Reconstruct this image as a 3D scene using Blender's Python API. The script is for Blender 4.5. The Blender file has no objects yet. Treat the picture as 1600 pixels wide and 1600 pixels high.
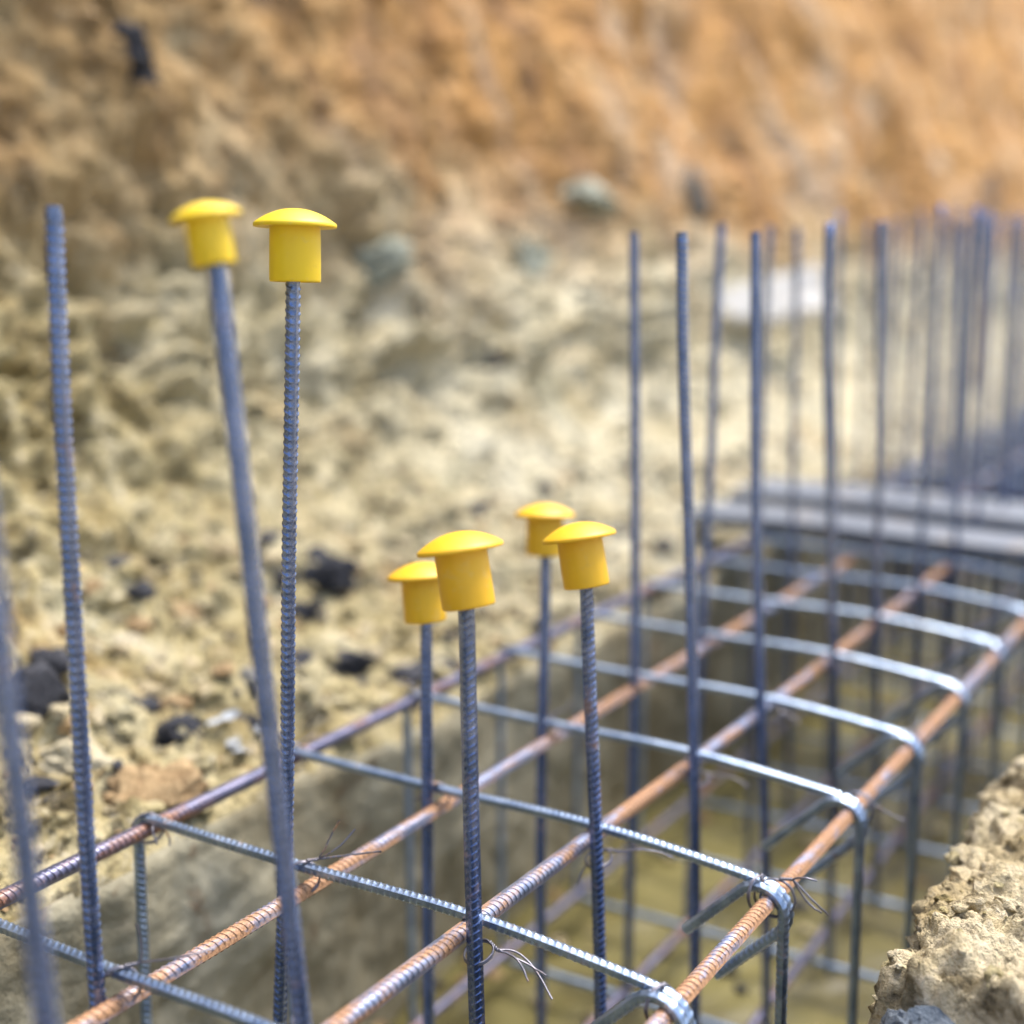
import bpy, bmesh, math, random
import numpy as np
from mathutils import Vector, Matrix

# ------------------------------------------------------------------ camera, light, exposure
scene = bpy.context.scene
C = scene.collection
R = math.radians
random.seed(7)
rng = np.random.default_rng(11)

cam_d = bpy.data.cameras.new("camera")
cam = bpy.data.objects.new("camera", cam_d)
C.objects.link(cam)
cam.location = (0.9519, -0.9904, 0.5552)
cam.rotation_euler = (R(90 - 10.396), 0.0, R(30.934))
cam_d.sensor_width = 36.0
cam_d.lens = 47.84
cam_d.clip_start = 0.02
cam_d.clip_end = 500.0
cam_d.dof.use_dof = True
cam_d.dof.focus_distance = 1.16
cam_d.dof.aperture_fstop = 1.65
scene.camera = cam

SUN_EL, SUN_AZ = 66.0, 24.0        # degrees; azimuth from +Y clockwise
world = bpy.data.worlds.new("World")
scene.world = world
world.use_nodes = True
wn = world.node_tree.nodes
wl = world.node_tree.links
sky = wn.new("ShaderNodeTexSky")
sky.sky_type = 'NISHITA'
sky.sun_disc = False
sky.sun_elevation = R(SUN_EL)
sky.sun_rotation = R(SUN_AZ)
sky.dust_density = 4.0
sky.air_density = 1.0
wn["Background"].inputs[1].default_value = 0.10
wl.new(sky.outputs[0], wn["Background"].inputs[0])

sun_d = bpy.data.lights.new("sun", 'SUN')
sun_d.energy = 1.5
sun_d.angle = R(30)
sun_d.color = (1.0, 0.95, 0.87)
sun = bpy.data.objects.new("sun", sun_d)
C.objects.link(sun)
sd = Vector((math.sin(R(SUN_AZ)) * math.cos(R(SUN_EL)), math.cos(R(SUN_AZ)) * math.cos(R(SUN_EL)), math.sin(R(SUN_EL))))
sun.rotation_euler = sd.to_track_quat('Z', 'Y').to_euler()

scene.view_settings.view_transform = 'Standard'
scene.view_settings.look = 'None'
scene.view_settings.exposure = 1.88
scene.view_settings.gamma = 1.0
scene.cycles.use_denoising = True
try:
    scene.cycles.denoiser = 'OPENIMAGEDENOISE'
except Exception:
    pass
scene.cycles.max_bounces = 6
scene.cycles.diffuse_bounces = 2
scene.cycles.caustics_reflective = False
scene.cycles.caustics_refractive = False

# ------------------------------------------------------------------ helpers
def tag(o, label, cat=None, group=None, kind=None):
    o["label"] = label
    if cat: o["category"] = cat
    if group: o["group"] = group
    if kind: o["kind"] = kind
    return o

def link(name, me, mats, parent=None):
    o = bpy.data.objects.new(name, me)
    C.objects.link(o)
    if mats is not None and len(me.materials) == 0:
        for m in (mats if isinstance(mats, (list, tuple)) else [mats]):
            me.materials.append(m)
    if parent is not None:
        o.parent = parent
    return o

def empty(name, loc=(0, 0, 0)):
    o = bpy.data.objects.new(name, None)
    C.objects.link(o)
    o.location = loc
    o.empty_display_size = 0.05
    return o

def mesh_np(name, verts, quads, smooth=True, ngons=()):
    """mesh from numpy arrays; quads (n,4), ngons list of index lists"""
    me = bpy.data.meshes.new(name)
    verts = np.asarray(verts, dtype=np.float32)
    quads = np.asarray(quads, dtype=np.int32)
    nl = quads.size + sum(len(g) for g in ngons)
    npoly = len(quads) + len(ngons)
    me.vertices.add(len(verts))
    me.vertices.foreach_set("co", verts.ravel())
    me.loops.add(nl)
    li = np.concatenate([quads.ravel()] + [np.asarray(g, dtype=np.int32) for g in ngons]) if nl else quads.ravel()
    me.loops.foreach_set("vertex_index", li.astype(np.int32))
    starts = list(range(0, quads.size, 4))
    pos = quads.size
    for g in ngons:
        starts.append(pos); pos += len(g)
    me.polygons.add(npoly)
    me.polygons.foreach_set("loop_start", np.asarray(starts, dtype=np.int32))
    me.update(calc_edges=True)
    sm = np.ones(npoly, dtype=bool) if smooth else np.zeros(npoly, dtype=bool)
    if len(ngons): sm[len(quads):] = False
    me.polygons.foreach_set("use_smooth", sm)
    me.validate()
    return me

# gradient noise, vectorised
_perm = rng.permutation(256)
_perm = np.concatenate([_perm, _perm, _perm])
_g = rng.normal(size=(256, 3)); _g /= np.linalg.norm(_g, axis=1)[:, None]
def perlin(x, y, z):
    xi = np.floor(x).astype(int); yi = np.floor(y).astype(int); zi = np.floor(z).astype(int)
    xf, yf, zf = x - xi, y - yi, z - zi
    xi &= 255; yi &= 255; zi &= 255
    u = xf**3 * (xf * (xf * 6 - 15) + 10); v = yf**3 * (yf * (yf * 6 - 15) + 10); w = zf**3 * (zf * (zf * 6 - 15) + 10)
    def gr(a, b, c):
        h = _perm[_perm[_perm[xi + a] + yi + b] + zi + c]
        g = _g[h]
        return g[..., 0] * (xf - a) + g[..., 1] * (yf - b) + g[..., 2] * (zf - c)
    l = lambda a, b, t: a + (b - a) * t
    return l(l(l(gr(0,0,0), gr(1,0,0), u), l(gr(0,1,0), gr(1,1,0), u), v),
             l(l(gr(0,0,1), gr(1,0,1), u), l(gr(0,1,1), gr(1,1,1), u), v), w)
def fbm(x, y, z, f, octs=4, gain=0.5, mode=0):
    s = 0.0; a = 1.0
    for i in range(octs):
        n = perlin(x * f + 17.3 * i, y * f + 5.1 * i, z * f + 9.7 * i)
        if mode == 1: n = np.abs(n) * 2 - 0.35      # billows: rounded clods, sharp creases
        if mode == 2: n = 0.35 - np.abs(n) * 2      # ridges
        s = s + n * a; a *= gain; f *= 2.03
    return s

# ------------------------------------------------------------------ materials
def newmat(name):
    m = bpy.data.materials.new(name); m.use_nodes = True
    nt = m.node_tree
    return m, nt, nt.nodes["Principled BSDF"]
def N(nt, t, **k):
    n = nt.nodes.new(t)
    for a, b in k.items(): setattr(n, a, b)
    return n
def noise(nt, vec, scale, detail=4, rough=0.55, dist=0.0):
    n = N(nt, "ShaderNodeTexNoise")
    n.inputs["Scale"].default_value = scale; n.inputs["Detail"].default_value = detail
    n.inputs["Roughness"].default_value = rough; n.inputs["Distortion"].default_value = dist
    if vec is not None: nt.links.new(vec, n.inputs["Vector"])
    return n.outputs["Fac"]
def ramp(nt, fac, stops, interp='LINEAR'):
    r = N(nt, "ShaderNodeValToRGB"); r.color_ramp.interpolation = interp
    e = r.color_ramp.elements
    while len(e) < len(stops): e.new(0.5)
    for el, (p, c) in zip(e, stops):
        el.position = p
        el.color = c if len(c) == 4 else (*c, 1)
    nt.links.new(fac, r.inputs[0]); return r.outputs[0]
def mix(nt, fac, a, b, mode='MIX'):
    m = N(nt, "ShaderNodeMix", data_type='RGBA', blend_type=mode)
    m.clamp_factor = True
    for s, v in ((m.inputs[0], fac), (m.inputs[6], a), (m.inputs[7], b)):
        if hasattr(v, "links") or hasattr(v, "is_output"): nt.links.new(v, s)
        elif isinstance(v, (int, float)): s.default_value = v
        else: s.default_value = (*v, 1) if len(v) == 3 else v
    return m.outputs[2]
def math_n(nt, op, a, b=None):
    m = N(nt, "ShaderNodeMath", operation=op)
    for s, v in zip(m.inputs, (a, b)):
        if v is None: continue
        if isinstance(v, (int, float)): s.default_value = v
        else: nt.links.new(v, s)
    return m.outputs[0]
def bump(nt, h, strength, dist, nrm=None):
    b = N(nt, "ShaderNodeBump"); b.inputs["Strength"].default_value = strength; b.inputs["Distance"].default_value = dist
    nt.links.new(h, b.inputs["Height"])
    if nrm is not None: nt.links.new(nrm, b.inputs["Normal"])
    return b.outputs[0]
def pos(nt):
    g = N(nt, "ShaderNodeNewGeometry"); return g.outputs["Position"]
BW = ((0, (0, 0, 0)), (1, (1, 1, 1)))

def soil_material(name, tint=(1, 1, 1), strata=True):
    m, nt, b = newmat(name)
    p = pos(nt)
    sx = N(nt, "ShaderNodeSeparateXYZ"); nt.links.new(p, sx.inputs[0])
    def mrange(v, a, c):
        f = N(nt, "ShaderNodeMapRange"); f.inputs[1].default_value = a; f.inputs[2].default_value = c; nt.links.new(v, f.inputs[0]); return f.outputs[0]
    # digger streaks: noise drawn out down the cut face
    mp = N(nt, "ShaderNodeMapping"); mp.inputs["Rotation"].default_value = (R(28), 0, 0); mp.inputs["Scale"].default_value = (1.0, 1.9, 0.75)
    nt.links.new(p, mp.inputs[0])
    streak = noise(nt, mp.outputs[0], 1.7, 5, 0.6, 0.7)
    streak2 = noise(nt, mp.outputs[0], 4.6, 5, 0.6, 0.4)
    big = noise(nt, p, 1.6, 5, 0.6, 0.4)
    mid = noise(nt, p, 7.0, 6, 0.62, 0.3)
    fine = noise(nt, p, 42.0, 6, 0.7)
    grain = noise(nt, p, 190.0, 4, 0.7)
    grey = ramp(nt, mid, ((0.27, (0.12, 0.09, 0.038)), (0.40, (0.37, 0.295, 0.135)), (0.52, (0.54, 0.46, 0.25)), (0.70, (0.66, 0.60, 0.41))))
    cream = ramp(nt, mid, ((0.26, (0.34, 0.27, 0.135)), (0.38, (0.58, 0.50, 0.31)), (0.52, (0.71, 0.65, 0.46)), (0.70, (0.78, 0.74, 0.58))))
    ochre = ramp(nt, streak, ((0.28, (0.25, 0.125, 0.055)), (0.42, (0.50, 0.27, 0.10)), (0.52, (0.64, 0.36, 0.13)), (0.60, (0.60, 0.43, 0.28)), (0.72, (0.72, 0.59, 0.43))))
    ochre = mix(nt, ramp(nt, streak2, ((0.34, (0.75, 0.75, 0.75)), (0.5, (0, 0, 0)))), ochre, (0.33, 0.20, 0.12))
    ochre = mix(nt, ramp(nt, mid, ((0.36, (0.6, 0.6, 0.6)), (0.48, (0, 0, 0)))), ochre, (0.24, 0.14, 0.06))
    if strata:
        yy = math_n(nt, 'ADD', sx.outputs[1], math_n(nt, 'MULTIPLY', math_n(nt, 'SUBTRACT', big, 0.5), 1.6))
        base = mix(nt, mrange(yy, 0.5, 1.5), grey, cream)
        zz = math_n(nt, 'ADD', sx.outputs[2], math_n(nt, 'MULTIPLY', math_n(nt, 'SUBTRACT', big, 0.5), 0.8))
        up = mrange(zz, 0.46, 0.78)
        tan = ramp(nt, streak2, ((0.3, (0.17, 0.105, 0.05)), (0.5, (0.40, 0.27, 0.125)), (0.68, (0.56, 0.42, 0.23))))
        ochre = mix(nt, mrange(yy, 0.9, 1.9), tan, ochre)
        col = mix(nt, up, base, ochre)
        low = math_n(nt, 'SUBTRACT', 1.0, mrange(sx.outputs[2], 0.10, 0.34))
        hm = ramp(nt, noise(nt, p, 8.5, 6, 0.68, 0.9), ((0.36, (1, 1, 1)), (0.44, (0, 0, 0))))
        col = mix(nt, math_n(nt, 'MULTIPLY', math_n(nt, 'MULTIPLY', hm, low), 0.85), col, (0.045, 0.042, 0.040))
    else:
        col = mix(nt, 0.6, grey, cream); up = None
    gg = ramp(nt, noise(nt, p, 3.1, 4, 0.6, 0.6), ((0.60, (0, 0, 0)), (0.70, (1, 1, 1))))
    col = mix(nt, math_n(nt, 'MULTIPLY', gg, 0.5), col, (0.38, 0.39, 0.29))
    ir = ramp(nt, noise(nt, p, 4.7, 5, 0.65, 0.5), ((0.57, (0, 0, 0)), (0.69, (1, 1, 1))))
    col = mix(nt, math_n(nt, 'MULTIPLY', ir, 0.45 if strata else 0.25), col, (0.46, 0.27, 0.09))
    keep = math_n(nt, 'SUBTRACT', 1.0, math_n(nt, 'MULTIPLY', up, 0.6)) if up is not None else 1.0
    patch = ramp(nt, noise(nt, p, 13.0, 5, 0.65, 0.8), ((0.36, (1, 1, 1)), (0.46, (0, 0, 0))))
    col = mix(nt, math_n(nt, 'MULTIPLY', math_n(nt, 'MULTIPLY', patch, 0.85), keep), col, (0.12, 0.095, 0.045))
    dk = ramp(nt, fine, ((0.34, (1, 1, 1)), (0.45, (0, 0, 0))))
    col = mix(nt, math_n(nt, 'MULTIPLY', math_n(nt, 'MULTIPLY', dk, 0.85), keep), col, (0.06, 0.055, 0.04))
    lt = ramp(nt, fine, ((0.55, (0, 0, 0)), (0.66, (1, 1, 1))))
    col = mix(nt, math_n(nt, 'MULTIPLY', math_n(nt, 'MULTIPLY', lt, 0.6), keep), col, (0.76, 0.71, 0.56))
    spk = ramp(nt, grain, ((0.30, (1, 1, 1)), (0.40, (0, 0, 0))))
    col = mix(nt, math_n(nt, 'MULTIPLY', spk, 0.5), col, (0.09, 0.08, 0.06))
    col = mix(nt, 1.0, col, tint, 'MULTIPLY')
    nt.links.new(col, b.inputs["Base Color"])
    b.inputs["Roughness"].default_value = 0.95
    b.inputs["Specular IOR Level"].default_value = 0.2
    h = math_n(nt, 'ADD', math_n(nt, 'MULTIPLY', fine, 1.0), math_n(nt, 'MULTIPLY', grain, 0.35))
    nt.links.new(bump(nt, h, 1.0, 0.022), b.inputs["Normal"])
    return m
M = {}
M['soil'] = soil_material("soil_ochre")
M['soil_near'] = soil_material("soil_pale", (1.0, 0.95, 0.93), strata=False)

def clay_material():
    m, nt, b = newmat("wet_clay")
    p = pos(nt)
    n1 = noise(nt, p, 5.0, 6, 0.62, 0.5); n2 = noise(nt, p, 30.0, 5, 0.65); n3 = noise(nt, p, 11.0, 4, 0.6, 0.8)
    c = ramp(nt, n1, ((0.28, (0.17, 0.135, 0.07)), (0.42, (0.27, 0.24, 0.16)), (0.58, (0.38, 0.35, 0.25)), (0.78, (0.48, 0.46, 0.36))))
    c = mix(nt, math_n(nt, 'MULTIPLY', ramp(nt, n3, ((0.62, (0, 0, 0)), (0.72, (1, 1, 1)))), 0.7), c, (0.16, 0.075, 0.03))
    c = mix(nt, math_n(nt, 'MULTIPLY', ramp(nt, n2, ((0.32, (1, 1, 1)), (0.42, (0, 0, 0)))), 0.4), c, (0.09, 0.08, 0.045))
    nt.links.new(c, b.inputs["Base Color"])
    b.inputs["Roughness"].default_value = 0.7
    b.inputs["Specular IOR Level"].default_value = 0.3
    nt.links.new(bump(nt, math_n(nt, 'ADD', n2, math_n(nt, 'MULTIPLY', n1, 1.5)), 0.5, 0.012), b.inputs["Normal"])
    return m
M['clay'] = clay_material()

def mud_material():
    m, nt, b = newmat("wet_mud_floor")
    p = pos(nt)
    n1 = noise(nt, p, 3.2, 5, 0.55, 0.6); n2 = noise(nt, p, 24.0, 5, 0.6)
    c = ramp(nt, n1, ((0.3, (0.055, 0.048, 0.018)), (0.45, (0.115, 0.10, 0.034)), (0.6, (0.17, 0.15, 0.056)), (0.75, (0.24, 0.215, 0.10))))
    c = mix(nt, math_n(nt, 'MULTIPLY', ramp(nt, n2, ((0.30, (1, 1, 1)), (0.42, (0, 0, 0)))), 0.35), c, (0.2, 0.16, 0.07))
    nt.links.new(c, b.inputs["Base Color"])
    b.inputs["Roughness"].default_value = 0.34
    nt.links.new(bump(nt, n2, 0.2, 0.008), b.inputs["Normal"])
    return m
M['mud'] = mud_material()

def steel_material(name, c0, c1, rough, rust=0.0, rust_cols=((0.30, 0.13, 0.05), (0.80, 0.46, 0.20)), metal=0.75, rust_scale=60, stretch=None, coat=0.0, coat_rough=0.2):
    m, nt, b = newmat(name)
    p = pos(nt)
    n1 = noise(nt, p, 45.0, 5, 0.65); n2 = noise(nt, p, 420.0, 4, 0.7)
    c = ramp(nt, n1, ((0.3, c0), (0.72, c1)))
    b.inputs["Coat Weight"].default_value = coat; b.inputs["Coat Roughness"].default_value = coat_rough; b.inputs["Coat IOR"].default_value = 1.8
    b.inputs["Metallic"].default_value = metal
    rr = ramp(nt, n2, ((0.25, (rough - 0.12,) * 3), (0.8, (rough + 0.16,) * 3)))
    if rust > 0:
        pr = p
        if stretch:
            mp = N(nt, "ShaderNodeMapping"); mp.inputs["Scale"].default_value = stretch; nt.links.new(p, mp.inputs[0]); pr = mp.outputs[0]
        a = noise(nt, pr, rust_scale, 6, 0.7, 0.2); big = noise(nt, p, 6.0, 3, 0.5)
        f = math_n(nt, 'ADD', a, math_n(nt, 'MULTIPLY', math_n(nt, 'SUBTRACT', big, 0.5), 0.7))
        t = 0.72 - 0.42 * rust
        fac = ramp(nt, f, ((max(0, t - 0.07), (0, 0, 0)), (min(1, t + 0.07), (1, 1, 1))))
        rc = ramp(nt, n2, ((0.3, rust_cols[0]), (0.62, rust_cols[1])))
        c = mix(nt, fac, c, rc)
        nt.links.new(math_n(nt, 'MULTIPLY', math_n(nt, 'SUBTRACT', 1.0, fac), metal), b.inputs["Metallic"])
        rr = mix(nt, fac, rr, (0.85, 0.85, 0.85))
    nt.links.new(c, b.inputs["Base Color"])
    nt.links.new(rr, b.inputs["Roughness"])
    nt.links.new(bump(nt, n2, 0.35, 0.0008), b.inputs["Normal"])
    return m
M['upright'] = steel_material("blue_mill_scale", (0.020, 0.070, 0.21), (0.150, 0.215, 0.43), 0.22, rust=0.08, rust_cols=((0.09, 0.06, 0.07), (0.22, 0.15, 0.15)), metal=0.75, coat=0.9, coat_rough=0.16)
M['stirrup'] = steel_material("grey_blue_steel", (0.085, 0.16, 0.30), (0.36, 0.47, 0.62), 0.33, rust=0.03, rust_cols=((0.10, 0.06, 0.04), (0.25, 0.16, 0.10)), metal=0.85, coat=1.0, coat_rough=0.30)
M['rusty'] = steel_material("rusty_bar", (0.16, 0.21, 0.34), (0.42, 0.44, 0.56), 0.36, rust=0.58, rust_scale=75, stretch=(1, 0.22, 1), rust_cols=((0.12, 0.058, 0.030), (0.48, 0.265, 0.135)), coat=0.25, coat_rough=0.35)
M['rusty_dark'] = steel_material("dull_bar", (0.07, 0.08, 0.15), (0.20, 0.19, 0.28), 0.42, rust=0.30, rust_cols=((0.09, 0.04, 0.025), (0.32, 0.14, 0.07)), coat=0.4, coat_rough=0.3, stretch=(1, 0.2, 1))
M['cut'] = steel_material("sawn_steel_end", (0.45, 0.48, 0.5), (0.7, 0.72, 0.72), 0.4, metal=0.8)
M['wire'] = steel_material("annealed_wire", (0.12, 0.12, 0.15), (0.30, 0.29, 0.33), 0.35, rust=0.05, metal=0.7)

def plastic_material(name="yellow_plastic", k=(1, 1, 1)):
    m, nt, b = newmat(name)
    p = pos(nt)
    n = noise(nt, p, 90.0, 4, 0.6); n2 = noise(nt, p, 18.0, 4, 0.55)
    c = ramp(nt, n2, ((0.3, tuple(a * q for a, q in zip((0.72, 0.50, 0.008), k))), (0.7, tuple(a * q for a, q in zip((0.78, 0.565, 0.011), k)))))
    c = mix(nt, math_n(nt, 'MULTIPLY', ramp(nt, n, ((0.66, (0, 0, 0)), (0.78, (1, 1, 1)))), 0.35), c, (0.55, 0.33, 0.05))
    dust = ramp(nt, noise(nt, p, 55.0, 6, 0.72, 0.4), ((0.56, (0, 0, 0)), (0.72, (1, 1, 1))))
    c = mix(nt, math_n(nt, 'MULTIPLY', dust, 0.30), c, (0.60, 0.47, 0.22))
    nt.links.new(c, b.inputs["Base Color"])
    b.inputs["Roughness"].default_value = 0.48
    b.inputs["Subsurface Weight"].default_value = 0.08
    b.inputs["Subsurface Radius"].default_value = (0.006, 0.003, 0.0005)
    nt.links.new(bump(nt, n, 0.12, 0.001), b.inputs["Normal"])
    return m
M['yellow'] = plastic_material()
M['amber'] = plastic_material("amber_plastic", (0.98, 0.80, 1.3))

def rock_material(name, a, bcol):
    m, nt, b = newmat(name)
    p = pos(nt)
    n = noise(nt, p, 28.0, 6, 0.68, 0.3); g = noise(nt, p, 160.0, 4, 0.7)
    c = ramp(nt, n, ((0.32, a), (0.7, bcol)))
    c = mix(nt, math_n(nt, 'MULTIPLY', ramp(nt, g, ((0.58, (0, 0, 0)), (0.7, (1, 1, 1)))), 0.4), c, tuple(min(1, x * 1.8 + 0.02) for x in bcol))
    nt.links.new(c, b.inputs["Base Color"])
    b.inputs["Roughness"].default_value = 0.85
    nt.links.new(bump(nt, math_n(nt, 'ADD', n, math_n(nt, 'MULTIPLY', g, 0.4)), 1.0, 0.014), b.inputs["Normal"])
    return m
M['rock_dark'] = rock_material("dark_stone", (0.014, 0.016, 0.024), (0.06, 0.062, 0.075))
M['rock_slate'] = rock_material("slate_stone", (0.035, 0.055, 0.085), (0.24, 0.28, 0.33))
M['rock_grey'] = rock_material("grey_stone", (0.12, 0.12, 0.12), (0.34, 0.33, 0.30))
M['rock_green'] = rock_material("grey_green_stone", (0.20, 0.22, 0.17), (0.46, 0.48, 0.40))
M['rock_brown'] = rock_material("ochre_clod", (0.20, 0.12, 0.05), (0.47, 0.34, 0.18))
M['rock_pale'] = rock_material("pale_clod", (0.40, 0.34, 0.21), (0.66, 0.59, 0.42))
M['white_slab'] = rock_material("white_slab_face", (0.70, 0.68, 0.63), (0.82, 0.80, 0.75))
M['white_scrap'] = rock_material("white_scrap_film", (0.34, 0.38, 0.42), (0.60, 0.63, 0.66))

def timber_material():
    m, nt, b = newmat("weathered_timber")
    tc = N(nt, "ShaderNodeTexCoord")
    mp = N(nt, "ShaderNodeMapping"); mp.inputs["Scale"].default_value = (3, 40, 40)
    nt.links.new(tc.outputs["Object"], mp.inputs[0])
    n = noise(nt, mp.outputs[0], 2.5, 6, 0.65, 0.3); n2 = noise(nt, tc.outputs["Object"], 9, 4)
    c = ramp(nt, n, ((0.3, (0.07, 0.085, 0.11)), (0.55, (0.14, 0.16, 0.195)), (0.8, (0.22, 0.24, 0.27))))
    c = mix(nt, math_n(nt, 'MULTIPLY', ramp(nt, n2, ((0.58, (0, 0, 0)), (0.7, (1, 1, 1)))), 0.35), c, (0.42, 0.33, 0.22))
    nt.links.new(c, b.inputs["Base Color"]); b.inputs["Roughness"].default_value = 0.75
    nt.links.new(bump(nt, n, 0.4, 0.002), b.inputs["Normal"])
    return m
M['timber'] = timber_material()
M['stake'] = rock_material("old_wood", (0.34, 0.22, 0.14), (0.60, 0.46, 0.36))

# ------------------------------------------------------------------ terrain
ZF = -0.50                                     # trench floor level
def resample_profile(pts, ds):
    """pts (x,z,spacing) -> dense smooth profile"""
    out = [np.array(pts[0][:2])]
    for a, b in zip(pts[:-1], pts[1:]):
        pa, pb = np.array(a[:2]), np.array(b[:2]); L = np.linalg.norm(pb - pa)
        n = max(1, int(round(L / (0.5 * (a[2] + b[2])))))
        w = np.linspace(0, 1, n + 1)[1:]
        for t in w: out.append(pa + (pb - pa) * t)
    return np.array(out)
def smooth1(a, it):
    for _ in range(it):
        b = a.copy(); b[1:-1] = 0.25 * a[:-2] + 0.5 * a[1:-1] + 0.25 * a[2:]; a = b
    return a
def y_samples(y0, yn, y1, d0, growth):
    ys = list(np.arange(y0, yn, d0)); y, d = yn, d0
    while y < y1:
        ys.append(y); d *= growth; y += d
    return np.array(ys + [y1])
def grid_quads(nu, nv):
    i = np.arange(nu - 1)[:, None] * nv + np.arange(nv - 1)[None, :]
    i = i.ravel()
    return np.stack([i, i + nv, i + nv + 1, i + 1], 1)
def sstep(x, a, b):
    t = np.clip((x - a) / (b - a), 0, 1); return t * t * (3 - 2 * t)

def clod_field(X, Y, Z, cell, seed, lo=0.25, hi=0.5):
    """rounded lumps: one random sphere per lattice cell, tallest wins"""
    r = np.random.default_rng(seed)
    tab = r.random((4096, 5))
    best = np.zeros_like(X)
    cx, cy, cz = np.floor(X / cell).astype(int), np.floor(Y / cell).astype(int), np.floor(Z / cell).astype(int)
    for dx in (-1, 0, 1):
        for dy in (-1, 0, 1):
            for dz in (-1, 0, 1):
                ix, iy, iz = cx + dx, cy + dy, cz + dz
                h = (ix * 73856093 ^ iy * 19349663 ^ iz * 83492791) & 4095
                t = tab[h]
                px, py, pz = (ix + t[..., 0]) * cell, (iy + t[..., 1]) * cell, (iz + t[..., 2]) * cell
                rad = cell * (lo + (hi - lo) * t[..., 3] ** 2)
                d2 = ((X - px) ** 2 + (Y - py) ** 2 + (Z - pz) ** 2) / rad ** 2
                v = np.sqrt(np.clip(1 - d2, 0, 1)) * rad
                best = np.maximum(best, v)
    return best

def build_bank():
    prof = [(-0.115, ZF - 0.06, 0.012), (-0.10, ZF + 0.1, 0.010), (-0.075, -0.25, 0.008), (-0.06, -0.07, 0.007), (-0.085, -0.03, 0.006),
            (-0.16, -0.012, 0.006), (-0.36, 0.05, 0.006), (-0.52, 0.14, 0.007), (-0.68, 0.30, 0.009), (-0.86, 0.60, 0.011),
            (-1.02, 0.95, 0.014), (-1.22, 1.45, 0.02), (-1.55, 2.3, 0.03), (-1.9, 3.2, 0.06), (-2.6, 4.1, 0.15), (-4.0, 4.5, 0.4), (-12, 4.8, 2.0), (-60, 5.5, 8.0)]
    P = resample_profile(prof, None)
    P = smooth1(P, 4)
    T = np.gradient(P, axis=0); T /= np.linalg.norm(T, axis=1)[:, None]
    Nn = np.stack([T[:, 1], -T[:, 0]], 1)            # towards the trench / up
    ys = np.concatenate([[-60, -30, -14, -7, -4, -2.5, -1.6, -1.1, -0.8], y_samples(-0.6, 1.1, 60, 0.0075, 1.0115)])
    X = np.repeat(P[:, 0][:, None], len(ys), 1); Z = np.repeat(P[:, 1][:, None], len(ys), 1)
    Y = np.repeat(ys[None, :], len(P), 0)
    # masks by place on the profile
    ledge = sstep(Z, -0.06, -0.02) * (1 - sstep(Z, 0.30, 0.55))
    wall = 1 - sstep(Z, -0.09, -0.03)
    bank = sstep(Z, 0.12, 0.45)
    farfade = 1 - sstep(np.abs(Y), 14, 30)
    big = fbm(X, Y, Z, 1.1, 3)
    mid = fbm(X, Y, Z, 4.0, 4, 0.55)
    bil = fbm(X, Y, Z, 9.0, 4, 0.55, 1)
    fin = fbm(X, Y, Z, 34.0, 3, 0.6)
    rdg = fbm(X, Y * 0.6, Z, 2.6, 3, 0.5, 2)
    D = wall * (0.018 * mid + 0.006 * bil + 0.0025 * fin)
    D += ledge * (0.032 * mid + 0.032 * bil + 0.013 * fin)
    hi = sstep(Z, 0.45, 0.8)
    scoop = fbm(X, Y * 1.5 + Z * 0.8, Z * 0.5, 1.9, 3, 0.5, 2)
    D += bank * (0.18 * big + (0.09 - 0.04 * hi) * mid + (0.07 - 0.04 * hi) * rdg + hi * 0.035 * scoop + (0.065 - 0.035 * hi) * bil + 0.022 * fin)
    cl = clod_field(X, Y, Z * 0.6, 0.11, 3) * 0.55 + clod_field(X, Y, Z, 0.05, 5) * 0.7
    D += (ledge * 0.8 + bank * 0.35) * cl * (0.4 + 1.0 * np.clip(perlin(X * 3, Y * 3, Z * 3) + 0.5, 0, 1))
    D *= farfade
    # keep the trench clear of the cage
    Xo = X + D * Nn[:, 0][:, None]; Zo = Z + D * Nn[:, 1][:, None]
    Xo = np.where(Zo < 0.03, np.minimum(Xo, -0.032), Xo)
    V = np.stack([Xo, Y, Zo], -1).reshape(-1, 3)
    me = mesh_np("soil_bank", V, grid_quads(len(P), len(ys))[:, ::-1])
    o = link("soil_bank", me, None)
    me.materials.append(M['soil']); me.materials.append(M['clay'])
    zc = Z[:-1, :-1].ravel() + 0.02 * mid[:-1, :-1].ravel()
    me.polygons.foreach_set("material_index", (zc < -0.065).astype(np.int32))
    o["kind"] = "structure"; o["label"] = "ochre excavated soil bank rising behind the trench"
    return o
bank = build_bank()

def build_floor():
    xs = np.concatenate([np.linspace(-0.2, 0.9, 70)])
    ys = np.concatenate([[-60, -20, -6, -3, -1.6], y_samples(-1.2, 1.6, 60, 0.018, 1.03)])
    X, Y = np.meshgrid(xs, ys, indexing='ij')
    Z = ZF + 0.02 * fbm(X, Y, X * 0, 3.0, 4) + 0.006 * fbm(X, Y, X * 0, 14, 3, 0.5, 1)
    me = mesh_np("trench_floor", np.stack([X, Y, Z], -1).reshape(-1, 3), grid_quads(len(xs), len(ys)))
    o = link("trench_floor", me, M['mud']); o["kind"] = "structure"; o["label"] = "olive wet mud floor of the foundation trench"
build_floor()

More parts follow.
